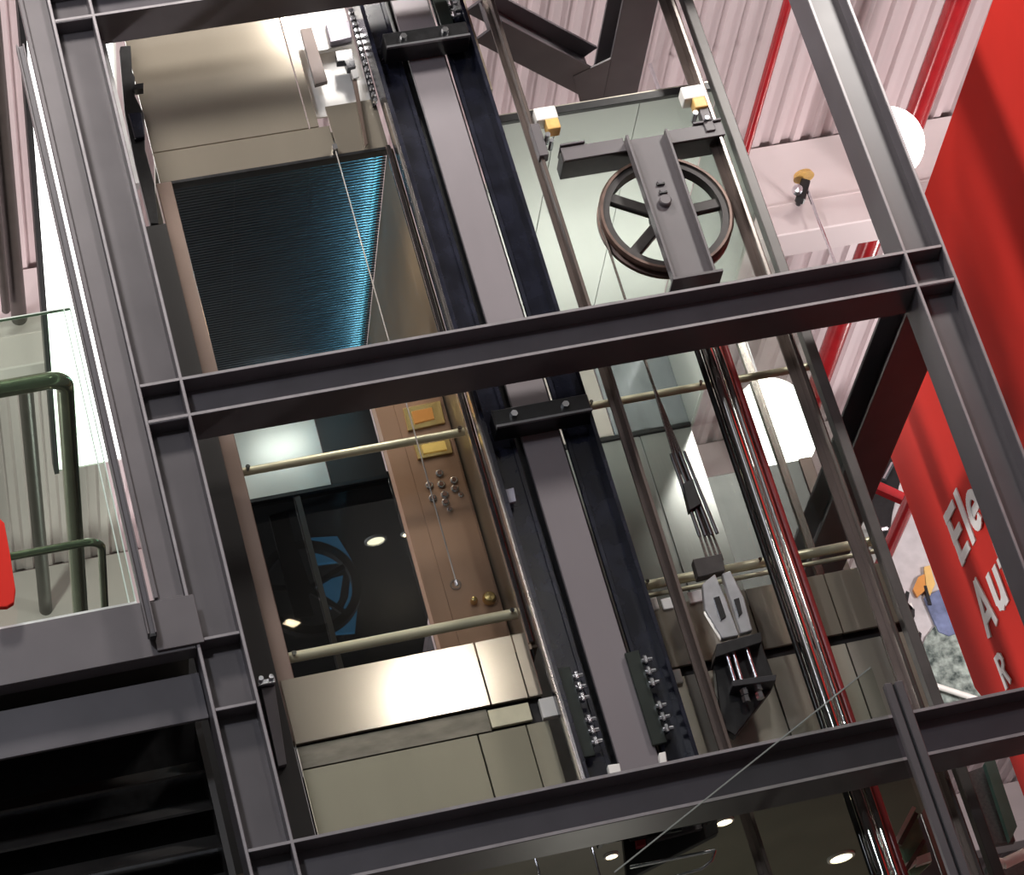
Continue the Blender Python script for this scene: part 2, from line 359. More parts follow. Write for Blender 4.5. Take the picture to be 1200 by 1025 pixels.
# handrails behind the front glass
for z, r, nm in ((8.322, .021, 'handrail'), (7.312, .026, 'handrail')):
    o = B().tube((1.672, CY + .07, z), (2.782, CY + .07, z), r, 18).make(nm, RAILM, L)
    for xx in (1.70, 2.755): B().tube((xx, CY + .07, z), (xx, CY + .02, z), .012, 10).make('rail_bracket', CHROME, o)
# rear wall and doors
RY = 15.0
GR = mat('pale_grey_transom', (0.72, 0.72, 0.67), .35, .3, .08, 2)
B().box(1.67, 2.455, RY - .03, RY, 9.36, 9.90).make('transom_panel', GR, L, .003)
B().box(2.46, 2.785, RY - .03, RY, 9.36, 9.90).make('transom_panel', DARK, L, .003)
B().box(1.67, 2.785, RY - .04, RY, 9.335, 9.357).make('door_head', BLACK, L)
for k_, (a, c_) in enumerate(((1.67, 2.225), (2.235, 2.785))):
    d_ = B().box(a, c_, RY - .02, RY, 7.12, 9.333).make('rear_door', SMOKE, L, .002)
    B().box(a, a + .03 if k_ else a + .02, RY - .03, RY - .021, 7.12, 9.333).make('door_stile', DARK, d_)
# front glass
B().box(1.669, 2.782, CY, CY + .012, 7.17, 9.976).make('front_glass', GLASS, L)
# aprons
xs = X12(566, 795)
B().box(1.600, xs - g, CY - .02, CY, 6.842, 7.168).make('apron_panel', STAIN, L, .002)
B().box(xs + g, 2.705, CY - .02, CY, 6.842, 7.168).make('apron_panel', STAIN, L, .002)
B().box(2.709, 2.775, CY - .02, CY, 6.842, 7.168).make('apron_panel', STAIN, L, .002)
xs2 = X12(565, 880)
APD = mat('olive_stainless_apron', (0.28, 0.262, 0.195), .36, .7, .05, 2, (2, 1, .5), rvar=.03)
B().box(1.605, xs2 - g, CY, CY + .02, 6.32, 6.718).make('lower_apron_panel', APD, L, .002)
B().box(xs2 + g, 2.66, CY, CY + .02, 6.32, 6.718).make('lower_apron_panel', APD, L, .002)
B().box(2.664, 2.77, CY, CY + .02, 6.32, 6.718).make('lower_apron_panel', APD, L, .002)
B().box(1.605, 2.50, CY - .004, CY + .03, 6.722, 6.832).make('apron_recess', mat('mottled_steel_band', (0.20, 0.185, 0.145), .35, .5, .25, 7, (1, 1, 3)), L, .001)
B().box(1.605, 2.77, CY + .03, CY + .05, 6.70, 6.86).make('recess_back', DARK, L)
B().box(2.505, 2.70, CY - .005, CY + .02, 6.735, 6.825).make('lit_gap_plate', mat('cream_gap_plate', (.75, .7, .5), .4, .2), L, .002)
px_panel([(631, 819), (655, 814), (660, 836), (637, 841)], WHITE, 'lit_gap_block', CY - .02, .04)  # white patch paints the lit gap between the apron panels
B().box(1.60, 2.78, CY + .05, 15.0, 6.32, 7.06).make('underframe', DARK, L)
wx_ = (at(414, 256, 12.56)[0] + at(528, 650, 12.56)[0]) / 2
o = B().tube((wx_, 12.565, at(534, 680, 12.56)[2]), (wx_, 12.565, 10.01), .0035, 8).make('hanging_wire', mat('bright_wire', (.22, .20, .18), .5, .3))
B().lathe((wx_, 12.565, at(534, 680, 12.56)[2] - .03), (0, 0, 1), [(.001, 0), (.010, .004), (.010, .03), (.001, .034)], 12).make('end_weight', ZINC, o)
B().box(wx_ - .012, wx_ + .012, 12.55, 12.60, 10.0, 10.03).make('wire_clip', ZINC, o)
tag(o, 'thin bright wire hanging down in front of the left car window', 'wire')
# black guide shoe left of the header, brown rail below it
t = thing('guide_shoe', 'black guide shoe bracket at the left end of the stainless header', 'guide shoe', (1.55, 12.55, 9.9))
B().pix([(141, 54), (153, 53), (155, 84), (158, 90), (158, 112), (165, 126), (169, 133), (170, 175), (181, 215), (186, 262), (176, 262), (158, 190), (146, 130), (140, 60)], 12.52, .06).make('bracket', BLACK, t, .003)
B().pix([(156, 99), (168, 97), (168, 103), (156, 105)], 12.50, .05).make('pin', BLACK, t)
B().pix([(150, 132), (166, 131), (170, 160), (158, 162)], 12.49, .04).make('shoe_body', NAVY, t, .004)
B().box(1.462, 1.582, 12.52, 12.58, 4.6, 9.70).make('guide_rail', mat('dark_brown_rail', (0.009, 0.007, 0.006), .6, 0), None)
tag(bpy.data.objects['guide_rail'], 'dark brown guide rail between the left column and the bronze corner post', 'rail')
B().box(1.421, 1.462, 12.2, 12.26, 9.75, 10.63).make('light_gap_strip', mat('white_gap_strip', (.7, .7, .7), .4), None)  # white strip stands in for a gap of light
tag(bpy.data.objects['light_gap_strip'], 'pale strip painting the bright gap beside the black guide shoe at upper left', 'cover strip')
# small bracket at the apron corner
t = thing('bracket_clip', 'small zinc bracket clip at the upper left corner of the apron', 'bracket', (1.56, 12.5, 7.13))
B().pix([(302, 797), (322, 793), (323, 799), (303, 803)], 12.46, .0595).make('clip_plate', ZINC, t, .002)
for q in ((306, 795), (318, 793)):
    p = at(q[0], q[1], 12.45); B().tube((p[0], 12.44, p[2]), (p[0], 12.50, p[2]), .012, 10).make('bolt', ZINC, t)
B().pix([(306, 806), (322, 803), (336, 895), (326, 898)], 12.49, .0295).make('drop_plate', PAINT, t, .002)

# ------------------------------------------------------------------ lobby behind the cars (seen through the rear doors)
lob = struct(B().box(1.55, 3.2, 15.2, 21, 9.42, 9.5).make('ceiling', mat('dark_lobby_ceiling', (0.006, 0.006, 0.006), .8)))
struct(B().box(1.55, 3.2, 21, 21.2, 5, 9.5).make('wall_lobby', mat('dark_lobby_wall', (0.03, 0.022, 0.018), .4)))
def downlight(px, py, Z, r, label):
    p = atz(px, py, Z)
    t = thing('downlight', label, 'lamp', (p[0], p[1], Z))
    B().lathe((p[0], p[1], Z), (0, 0, -1), [(r * 1.25, 0), (r * 1.25, .012), (r, .014), (r, .002)], 24).make('rim', WHITE, t)
    B().lathe((p[0], p[1], Z), (0, 0, -1), [(.001, .006), (r * .98, .006)], 24).make('lens', WARM, t)
downlight(440, 632, 9.42, .055, 'bright round downlight seen through the dark rear door beside the bronze wall')
downlight(474, 625, 9.42, .02, 'tiny downlight close to the bronze wall edge behind the rear door')
p = at(362, 690, 15.4)
wh = thing('rear_pulley_wheel', 'dark pulley wheel seen dimly through the rear door of the left car', 'wheel', (p[0], 15.4, p[2]))
B().lathe(p, (0, 1, 0), [(.30, -.03), (.25, -.03), (.25, .03), (.30, .03)], 40, True).make('rim', IRON, wh)
for a in range(5):
    an = a * 2 * math.pi / 5 + .4
    B().bar(p, (p[0] + .26 * math.cos(an), 15.4, p[2] + .26 * math.sin(an)), .03, .03, (0, 1, 0)).make('spoke', IRON, wh)
for pxs in ([(362, 630), (395, 628), (412, 655), (372, 660)], [(372, 682), (402, 674), (398, 700), (388, 712)], [(412, 660), (421, 690), (416, 740), (388, 742), (408, 700)]):
    B().pix(pxs, 15.6, .03).make('blue_reflection', mat('blue_reflection_glow', (0.06, 0.20, 0.36), .4, emit=(0.10, 0.38, 0.65), estr=.45), wh)  # glowing blue patches paint the reflection of the blue ceiling
B().box(p[0] - .13, p[0] - .02, 15.33, 15.36, p[2] - .2, 9.4195).make('channel', IRON, wh)

# ------------------------------------------------------------------ black mast with grey strip
M_ = thing('lift_mast', 'black navy steel mast with a long grey strip between the two lift cars', 'mast', (3.07, 12.42, 6.02))
zb, zt = 6.02, 12.4
B().box(2.80, 2.822, 12.33, 12.50, zb, zt).make('left_flange', NAVY, M_, .002)
B().box(2.822, 2.955, 12.445, 12.46, zb, zt).make('left_plate', NAVY, M_)
B().box(2.935, 2.957, 12.435, 12.46, zb, zt).make('left_lip', NAVY, M_, .002)
B().box(3.20, 3.222, 12.435, 12.46, zb, zt).make('right_lip', NAVY, M_, .002)
B().box(3.222, 3.33, 12.445, 12.46, zb, zt).make('right_plate', NAVY, M_)
B().box(3.318, 3.338, 12.33, 12.50, zb, zt).make('right_flange', NAVY, M_, .002)
B().box(2.955, 3.20, 12.49, 12.50, zb, zt).make('back_plate', BLACK, M_)
B().box(2.985, 3.173, 12.405, 12.43, zb, zt).make('grey_strip', STRIP, M_, .003)
B().box(2.787, 2.799, 12.36, 12.40, zb, 10.1).make('edge_trim', RAILHI, M_)
for z, x0, x1 in ((10.41, 2.86, 3.30), (8.145, 2.85, 3.325)):
    k = B().box(x0, x1, 12.27, 12.40, z - .05, z + .05).make('cross_bracket', BLACK, M_, .004)
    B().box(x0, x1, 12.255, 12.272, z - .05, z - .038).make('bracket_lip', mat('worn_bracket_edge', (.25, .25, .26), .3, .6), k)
    for xx in (x0 + .10, x1 - .12):
        B().lathe((xx, 12.27, z + .005), (0, -1, 0), [(.001, .022), (.018, .022), (.020, 0)], 6).make('bolt', ZINC, k)
def boltplate(px0, px1, side, label_):
    # plate with two groups of three clamp bolts
    (x0, y_, z0), (x1, y_, z1) = at(*px0, 12.36), at(*px1, 12.36)
    m_ = mat('greenish_fishplate', (0.018, 0.024, 0.020), .35, .3)
    xm = (x0 + x1) / 2
    pl = B().box(xm - .035 - .035 * side, xm + .035 - .035 * side, 12.38, 12.40, z1 - .06, z0 + .06).make('fishplate', m_, M_, .003)
    for k in range(7):
        if k == 3: continue
        z = z0 + (z1 - z0) * k / 6
        bt = B().tube((xm - .005, 12.37, z), (xm + .045 * side, 12.37, z), .010, 10).make('clamp_bolt', ZINC, pl)
        B().obox((xm + .012 * side, 12.37, z), (1, 0, 0), (0, 1, 0), (0, 0, 1), .010, .018, .020).make('nut', ZINC, bt, .004)
boltplate((670, 792), (697, 868), 1, '')
boltplate((752, 773), (780, 853), 1, '')
boltplate((512, -60), (524, 18), 1, '')
for pxs in ([(712, 896), (726, 894), (729, 908), (715, 911)], [(772, 882), (780, 880), (782, 894), (774, 896)]):
    B().pix(pxs, 12.34, .04).make('nylon_shoe', WHITE, M_, .003)
for pxs in ([(590, 574), (602, 571), (605, 587), (593, 590)],):
    B().pix(pxs, 12.38, .02).make('label_plate', mat('grey_tag', (.30, .30, .36), .4), M_, .002)
o = B().box(3.345, 3.372, 12.42, 12.46, 10.12, 12.0).make('cover_strip', mat('tan_cover_strip', (.36, .29, .22), .4))
tag(o, 'tan cover strip along the upper right edge of the black mast', 'cover strip')

# ------------------------------------------------------------------ right lift car
R = thing('elevator_car', 'right glass lift car behind the pulley wheel and chrome plunger, pale ceiling', 'elevator', (4.05, 13.8, 6.30))
rx0, rx1 = 3.40, 4.60
PALE = mat('pale_green_ceiling', (0.46, 0.48, 0.45), .40, .1, .06, 2)
for a, c_ in ((rx0, 3.72), (3.724, 4.17), (4.174, rx1)):
    B().box(a, c_, CY + .02, 15.0, 10.04, 10.06).make('ceiling_panel', PALE, R)
B().box(rx0, rx1, CY, CY + .03, 10.03, 10.075).make('roof_trim', BLACK, R, .002)
B().box(rx0, rx1, CY + .03, 15.0, 10.062, 10.10).make('roof', STAIN_D, R)
B().box(rx0, rx1, CY + .03, 15.0, 7.06, 7.10).make('floor_plate', DARK, R)
B().box(rx0, rx1, CY, CY + .012, 7.175, 10.028).make('front_glass', GLASS, R)
B().box(rx1, rx1 + .02, CY + .02, 15.0, 9.32, 10.03).make('side_panel', PALE, R, .002)
B().box(rx1, rx1 + .012, CY + .02, 15.0, 7.12, 9.318).make('side_glass', GLASS, R)
B().box(rx1 - .012, rx1 + .03, 13.642, 13.678, 7.10, 9.318).make('corner_trim', RAILHI, R, .002)
GRW = mat('pale_warm_transom', (0.50, 0.46, 0.42), .38, .2, .06, 2)
GRB = mat('grey_blue_transom', (0.28, 0.30, 0.32), .2, .5, .35, 3, (1, 1, .4))
B().box(rx0, 3.80, RY - .03, RY, 9.34, 10.035).make('transom_panel', GRW, R, .003)
B().box(3.806, 4.14, RY - .03, RY, 9.34, 10.035).make('transom_panel', GRW, R, .003)
B().box(4.146, rx1, RY - .03, RY, 9.34, 10.035).make('transom_panel', GRB, R, .003)
B().box(rx0, rx1, RY - .04, RY, 9.315, 9.337).make('door_head', BLACK, R)
for a, c_ in ((rx0, 3.86), (3.90, 4.28), (4.29, rx1)):
    B().box(a, c_, RY - .02, RY, 7.12, 9.312).make('rear_door', FROST, R, .002)
B().box(3.865, 3.895, RY - .035, RY, 7.12, 9.312).make('door_edge', GREENG, R, .002)
for z, r in ((8.335, .020), (7.325, .024)):
    o = B().tube((rx0, CY + .07, z), (rx1, CY + .07, z), r, 18).make('handrail', RAILM, R)
    for xx in (rx0 + .03, 4.0, rx1 - .03): B().tube((xx, CY + .07, z), (xx, CY + .02, z), .010, 10).make('rail_bracket', CHROME, o)
B().tube((rx0, CY + .07, 7.27), (rx1, CY + .07, 7.27), .012, 14).make('handrail', RAILM, R)
for a, c_ in ((rx0, 3.86), (3.866, 4.26), (4.266, 4.44), (4.446, rx1)):
    B().box(a, c_, CY - .02, CY, 6.845, 7.165).make('apron_panel', STAIN, R, .002)
    B().box(a, c_, CY, CY + .02, 6.32, 6.80).make('lower_apron_panel', STAIN_D, R, .002)
B().box(rx0, rx1, CY + .03, CY + .05, 6.78, 6.86).make('apron_recess', DARK, R)
for pxs in ([(757, 702), (769, 699), (773, 713), (761, 716)], [(774, 702), (786, 699), (790, 712), (778, 714)], [(805, 694), (822, 690), (826, 703), (809, 707)], [(781, 786), (797, 783), (801, 799), (785, 802)]):
    B().pix(pxs, CY - .03, .012).make('lit_gap_block', WHITE, R, .003)  # white patches paint sill reflections and a lit apron gap
B().box(rx0, rx1, CY + .05, 15.0, 6.32, 7.06).make('underframe', DARK, R)
zs = at(925, 541, 15.35)[2]; xs_ = at(957, 600, 15.35)[0]
t = thing('screen_wall', 'low dark screen wall, half teal and half brown, under the globe lamp behind the right lift car', 'screen', (5.2, 15.37, 7.0))
B().box(4.63, xs_ - .003, 15.35, 15.39, 6.4, zs).make('teal_panel', mat('dark_teal_panel', (0.035, 0.05, 0.055), .3), t, .003)
B().box(xs_ + .003, 5.37, 15.35, 15.39, 6.4, zs + .01).make('brown_panel', mat('red_brown_panel', (0.10, 0.06, 0.048), .35, .2, .4, 4), t, .003)
struct(B().box(3.3, 4.6, 15.9, 16.0, 5, 9.9).make('wall_rear', mat('green_grey_rear_wall', (0.16, 0.19, 0.18), .5)))

# ------------------------------------------------------------------ guide rails, pulley, plunger, ropes
def rail(label, px_top, px_bot, w, chrome):
    a, c_ = at(*px_top, 12.40), at(*px_bot, 12.40); x0 = (a[0] + c_[0]) / 2
    t = thing('guide_rail', label, 'rail', (x0, 12.42, 4.3))
    B().box(x0, x0 + w, 12.44, 12.455, 4.3, 12.5).make('rail_base', BROWNRAIL, t, .002)
    xm = x0 + w / 2
    B().box(xm - .009, xm + .009, 12.36, 12.44, 4.3, 12.5).make('rail_blade', chrome, t, .002)
    return x0
xl = rail('left brown guide rail of the pulley carriage, beside the black mast', (587, 65), (847, 878), .062, BROWNRAIL)
xr = rail('right guide rail of the pulley carriage with a bright steel blade', (842, 200), (1072, 833), .085, RAILHI)
o = B().box(4.503, 4.555, 12.40, 12.47, 4.3, 12.5).make('guard_post', mat('dark_grey_post', (0.085, 0.078, 0.075), .38, .2), None, .004)
tag(o, 'dark grey guard post directly right of the right guide rail', 'post')

PY = 12.43
K = thing('pulley_carriage', 'grey pulley carriage with spoked copper brown wheel on a chrome plunger', 'pulley', (4.04, 12.4, 4.3))
wc = (4.036, PY, 9.196)
whl = B().lathe(wc, (0, 1, 0), [(.335, -.045), (.345, -.03), (.345, -.022), (.325, -.015), (.325, .015), (.345, .022), (.345, .045), (.322, .045), (.322, -.045)], 64, True).make('wheel_rim', RUST, K)
B().lathe(wc, (0, 1, 0), [(.3225, -.034), (.3225, .034), (.288, .034), (.288, -.034)], 64, True).make('inner_band', IRON, whl)
for a in range(5):
    an = math.radians(4 + 72 * a)
    e = (wc[0] + .298 * math.cos(an), PY, wc[2] + .298 * math.sin(an)); s0 = (wc[0] + .04 * math.cos(an), PY, wc[2] + .04 * math.sin(an))
    B().bar(s0, e, .06, .04, (0, 1, 0)).make('spoke', IRON, whl, .006)
B().lathe(wc, (0, 1, 0), [(.001, -.05), (.07, -.05), (.08, -.04), (.08, .04), (.07, .05), (.001, .05)], 28).make('hub', IRON, whl)
cx0, cx1 = 3.928, 4.150
ch = B().box(cx0, cx1, 12.335, 12.350, 8.752, 9.625).make('yoke_channel', PAINT_L, K, .002)
B().box(cx0, cx0 + .014, 12.285, 12.335, 8.752, 9.625).make('channel_flange', PAINT_L, ch, .002)
B().box(cx1 - .014, cx1, 12.285, 12.335, 8.752, 9.625).make('channel_flange', PAINT_L, ch, .002)
B().box(cx0 - .01, cx1 + .03, 12.27, 12.48, 8.734, 8.750).make('foot_plate', PAINT_L, K, .002)
c0 = at(779, 237, 12.335)
pin = B().lathe((c0[0], 12.335, c0[2]), (0, -1, 0), [(.001, .03), (.026, .03), (.032, .024), (.032, 0)], 24).make('axle_pin', PAINT_L, ch)
for q in ((776, 224), (773, 214)):
    c1 = at(q[0], q[1], 12.335); B().lathe((c1[0], 12.335, c1[2]), (0, -1, 0), [(.001, .014), (.014, .014), (.016, 0)], 14).make('stud', PAINT, ch)
    B().box(c1[0] - .02, c1[0] + .022, 12.322, 12.335, c1[2] - .018, c1[2] - .008).make('stud_slot', BLACK, ch)
B().box(3.60, 4.46, 12.38, 12.54, 9.585, 9.655).make('crosshead', IRON, K, .003)  # dark body paints the shade of the underside; face plates are lighter
B().box(3.60, cx0, 12.352, 12.362, 9.575, 9.655).make('crosshead_face', PAINT_L, K, .002)
B().box(cx1, 4.46, 12.352, 12.362, 9.575, 9.655).make('crosshead_face', PAINT_L, K, .002)
B().box(3.60, 3.73, 12.34, 12.46, 9.66, 9.672).make('shoe_plate', PAINT, K, .002)
B().box(4.31, 4.46, 12.34, 12.46, 9.66, 9.672).make('shoe_plate', PAINT, K, .002)
for sx, bx in ((-1, 3.60), (1, 4.405)):
    q0 = at(640 if sx < 0 else 812, 137 if sx < 0 else 112, 12.36)
    g_ = B().box(q0[0] - .06, q0[0] + .055, 12.33, 12.42, q0[2] - .035, q0[2] + .045).make('roller_guide', WHITE, K, .008, 2)
    B().box(q0[0] - .02, q0[0] + .05, 12.325, 12.40, q0[2] - .10, q0[2] - .036).make('roller_cover', AMBER, g_, .006, 2)
    B().box(q0[0] - .05 + .05 * sx, q0[0] + .0 + .05 * sx, 12.34, 12.40, q0[2] - .24, q0[2] - .04).make('guide_bracket', PAINT_L, g_, .003)
    B().tube((q0[0] - .03, 12.32, q0[2] - .13), (q0[0] - .03, 12.40, q0[2] - .13), .014, 10).make('spring_bolt', ZINC, g_)
    B().tube((q0[0] + .02 * sx, 12.32, q0[2] - .17), (q0[0] + .02 * sx, 12.40, q0[2] - .17), .012, 10).make('spring_bolt', ZINC, g_)
# chrome plunger bundle
xp = at(836, 430, 12.42)[0]
pl = B().tube((xp, 12.43, 4.3), (xp, 12.43, 8.73), .034, 28).make('plunger', CHROME, K)
B().tube((xp - .050, 12.43, 4.3), (xp - .050, 12.43, 8.73), .014, 16).make('plunger_rod', mat('black_rod', (.02, .02, .02), .15, .6), pl)
B().tube((xp + .053, 12.42, 4.3), (xp + .053, 12.42, 8.73), .018, 18).make('plunger_rod', CHROME, pl)
o = B().tube((xp + .100, 12.46, 4.3), (xp + .100, 12.46, 8.72), .019, 16).make('red_pipe', mat('dark_red_pipe', (0.20, 0.02, 0.022), .3))
tag(o, 'thin dark red pipe standing along the right side of the chrome plunger', 'pipe')
# ropes and hitch
H = thing('rope_hitch', 'black rope hitch with silver wedge sockets and threaded rods below the hoist ropes', 'rope hitch', (3.76, 12.42, 6.4))
xro = 3.695
for k in range(4):
    dx, dy = (k - 1.5) * .018, (k - 1.5) * .016
    o = B().path([(xro + .004 * k, PY + dy * .8, 9.2), (xro + .004 * k, PY + dy, 8.3), (xro + .015 + dx, PY + dy, 7.85), (xro + .03 + dx * 1.6, PY + dy, 7.28)], .0065, 8).make('hoist_rope', ROPE)
    tag(o, ('leftmost', 'second from left', 'third from left', 'rightmost')[k] + ' of the four oily hoist ropes below the pulley wheel', 'rope', 'hoist ropes beside the pulley wheel')
    B().tube((xro + .01 + dx * 1.2, PY - .025, 7.86), (xro + .03 + dx * 1.6, PY - .025, 7.40), .009, 8).make('shackle_rod', BLACK, H)
B().pix([(800, 566), (812, 560), (822, 590), (808, 598)], 12.38, .05).make('rope_clamp', BLACK, H, .003)
B().pix([(812, 655), (846, 648), (850, 668), (818, 676)], 12.38, .06).make('rope_clamp', IRON, H, .003)
for pxs, hole in (([(823, 684), (838, 672), (850, 700), (866, 744), (846, 748), (826, 715)], [(836, 700), (843, 698), (851, 722), (845, 726)]),
                  ([(846, 672), (856, 668), (872, 700), (882, 738), (868, 742)], [(860, 702), (866, 700), (870, 718), (866, 722)])):
    s_ = B().pix(pxs, 12.36, .04).make('wedge_socket', mat('silver_socket', (.62, .63, .66), .3, .9, .1, 15), H, .004)
    B().pix(hole, 12.352, .01).make('wedge_slot', BLACK, s_, .001)
B().pix([(840, 754), (892, 740), (893, 752), (838, 770)], 12.34, .14).make('hitch_plate', BLACK, H, .003)
B().pix([(836, 768), (892, 752), (908, 796), (905, 806), (862, 862), (846, 852)], 12.42, .06).make('hitch_body', BLACK, H, .004)
B().pix([(858, 797), (910, 790), (909, 797), (858, 804)], 12.33, .10).make('nut_plate', mat('worn_black_plate', (.06, .06, .065), .3, .5), H, .002)
for a, c_ in (((850, 762), (861, 798)), ((858, 760), (869, 797)), ((874, 757), (886, 794))):
    r_ = B().tube(at(*a, 12.37), at(*c_, 12.37), .010, 10).make('threaded_rod', ZINC, H)
for q in ((872, 812), (888, 806), (874, 820), (890, 816)):
    p = at(*q, 12.37); B().lathe((p[0], 12.36, p[2] - .015), (0, 0, 1), [(.001, 0), (.02, 0), (.02, .03), (.001, .03)], 6).make('nut', ZINC, H)

# ------------------------------------------------------------------ left landing
ZF = 7.415
t = thing('landing_beam', 'smooth grey edge beam of the landing left of the column', 'beam', (.3, 12.06, 7.145))
B().box(-1.0, 1.20, 12.0, 12.02, 7.145, ZF).make('fascia_plate', PAINT_L, t, .002)
B().box(-1.0, 1.20, 12.02, 12.10, 7.145, 7.16).make('lower_flange', PAINT, t)
B().box(1.03, 1.24, 11.985, 12.0, 7.16, 7.40).make('gusset_plate', PAINT_L, t, .002)
t = thing('landing_post', 'tall lighter grey flat post joined to the left column above the landing', 'post', (1.13, 12.06, ZF))
B().box(1.066, 1.202, 12.02, 12.04, ZF, 12.6).make('face_plate', PAINT_L, t, .002)
B().box(1.066, 1.085, 11.985, 12.02, ZF, 12.6).make('edge_flange', PAINT_L, t, .002)
t = thing('glazing_bar', 'thin grey glazing bar hanging in front of the landing edge, dark cut end', 'glazing bar', (1.0, 11.94, 7.21))
B().box(.998, 1.006, 11.90, 11.96, 7.21, 10.46).make('channel_side', PAINT_L, t, .001)
B().box(1.030, 1.038, 11.90, 11.96, 7.21, 10.46).make('channel_side', PAINT_L, t, .001)
B().box(1.006, 1.030, 11.92, 11.96, 7.215, 10.46).make('channel_back', PAINT, t)
B().box(1.004, 1.032, 11.905, 11.955, 7.196, 7.21).make('end_plug', BLACK, t)
t = thing('glass_balustrade', 'green tinted glass balustrade pane standing on the landing edge', 'balustrade', (.3, 12.03, ZF))
B().box(-1.0, .985, 12.025, 12.04, ZF, 9.00).make('glass_pane', GREENG, t)
B().box(-1.0, .985, 12.022, 12.043, 9.0, 9.006).make('pane_edge', mat('pale_green_edge', (.62, .70, .62), .3), t)
B().box(-1.0, .99, 12.005, 12.05, ZF, ZF + .012).make('base_channel', mat('bright_channel', (.75, .77, .73), .3, .5), t)
for xx in (.955, .985): B().box(xx, xx + .005, 12.02, 12.045, ZF, 9.0).make('pane_edge', mat('white_green_edge', (.6, .7, .64), .3), t)
def bent(label, x_end, Y, z, r, length, m, x0=-1.0):
    pts = [(x0, Y, z), (x_end - .08, Y, z)]
    for k in range(1, 8):
        a = math.pi / 2 * k / 8
        pts.append((x_end - .08 + .08 * math.sin(a), Y + .08 - .08 * math.cos(a), z))
    pts += [(x_end, Y + .08, z), (x_end, Y + length, z)]
    o = B().path(pts, r, 20).make('handrail_pipe', m); return tag(o, label, 'handrail')
SHINY = mat('greenish_steel_tube', (.38, .36, .29), .16, .75, .1, 9)
bent('thick polished pipe handrail bending back behind the glass balustrade', .90, 12.14, 8.70, .042, 2.6, SHINY)
bent('thin polished lower rail bending back behind the glass balustrade', .905, 12.14, 7.83, .019, 1.2, SHINY)
# underside: second beam and louvre blades
t = thing('louvre_grille', 'black louvre grille of long slats under the landing at lower left', 'grille', (.4, 12.6, 5.0))
B().box(-1.0, 1.20, 12.14, 12.16, 6.865, 7.09).make('head_beam', PAINT, t, .002)
LV = mat('black_louvre', (0.036, 0.034, 0.032), .45, 0, .2, 6)
for k in range(9):
    z = 6.86 - .185 * k
    B().obox((.05, 12.66, z), (1, 0, 0), (0, .75, .66), (0, -.66, .75), 1.12, .07, .006).make('slat', LV, t)
B().box(1.17, 1.20, 12.55, 12.8, 5.0, 7.03).make('side_frame', LV, t)
B().box(-1.1, 1.2, 12.82, 12.85, 4.8, 7.40).make('back_board', BLACK, t)
B().box(-1.1, 1.2, 12.10, 12.9, 7.30, 7.34).make('soffit', LV, t)
# linear light under the hall ceiling, seen through the balustrade
lx = atz(42, 190, 12.1)[0]
t = thing('linear_light', 'long bright white light fitting under the ceiling at far left', 'lamp', (lx + .25, 19, 12.12))
B().box(lx, lx + .52, 13.0, 19.3, 12.12, 12.2).make('housing', WHITE, t)
B().box(lx - .035, lx, 13.0, 19.3, 12.10, 12.2).make('dark_edge', BLACK, t)
B().box(lx + .002, lx + .50, 13.05, 19.25, 12.105, 12.119).make('diffuser', TUBE, t)
for y in (14, 16.5, 19): B().tube((lx + .25, y, 12.2), (lx + .25, y, 13.0), .012, 8).make('hanger', BLACK, t)
def ypipe(label, px0, px1, Z, r, m, y0=12, y1=30, name='ceiling_pipe'):
    p, q = atz(*px0, Z), atz(*px1, Z); X = (p[0] + q[0]) / 2
    o = B().tube((X, y0, Z), (X, y1, Z), r, 14).make(name, m); return tag(o, label, 'pipe')
BR = mat('brown_conduit', (.06, .05, .045), .4, .1)
ypipe('brown pipe under the ceiling behind the balustrade, wider one', (13, 260), (27, 430), 12.6, .055, BR)
ypipe('narrow brown conduit at the far left under the ceiling', (2, 330), (12, 395), 12.5, .03, BR, 12, 17.6)
# red pennant at left edge
pts = [(-8, 600), (5, 612), (12, 650), (18, 690), (16, 706), (8, 711), (-8, 712)]
o = B().pix(pts, 11.9, .03).make('red_pennant', BANNER, None, .006, 2); tag(o, 'red rounded pennant tip at the left edge before the glass', 'banner')

# ------------------------------------------------------------------ lower level
struct(B().box(1.5, 4.75, 12.78, 17, 6.30, 6.315).make('ceiling', OLIVE))
struct(B().box(1.5, 4.75, 16.9, 17.0, 3.5, 6.3).make('wall_lower', OLIVE))
downlight(985, 1003, 6.30, .06, 'warm downlight in the olive soffit nearest the chrome plunger')
downlight(848, 961, 6.30, .04, 'warm downlight in the olive soffit above the black tray')
downlight(716, 1001, 6.30, .03, 'small downlight in the olive soffit left of the black tray')
t = thing('cable_tray', 'black cable tray with steel edge below the lowest beam', 'tray', (3.2, 12.55, 5.5))
B().pix([(728, 962), (838, 938), (842, 975), (735, 1030)], 12.60, .05).make('tray_body', mat('black_tray', (.02, .022, .022), .4), t, .003)
B().tube(at(738, 1016, 12.56), at(838, 996, 12.56), .008, 10).make('tray_edge', ZINC, t)
B().path([at(838, 996, 12.56), at(834, 1008, 12.56), at(822, 1018, 12.56), at(760, 1035, 12.56)], .007, 10).make('tray_edge', ZINC, t)
B().pix([(744, 977), (756, 974), (757, 990), (746, 993)], 12.56, .03).make('red_lamp', mat('dull_red_lamp', (.3, .03, .04), .4), t, .003)
B().pix([(757, 978), (822, 962), (823, 970), (758, 987)], 12.56, .03).make('grey_bar', PAINT_L, t)
for a, c_ in (((627, 1005), (634, 1030)), ((694, 993), (704, 1030))):
    o = B().tube(at(*a, 12.6), at(*c_, 12.6), .006, 8).make('thin_cable', ZINC); tag(o, ('left' if a[0] < 650 else 'right') + ' of two thin steel cables hanging below the lowest beam', 'cable', 'cables below the lowest beam')
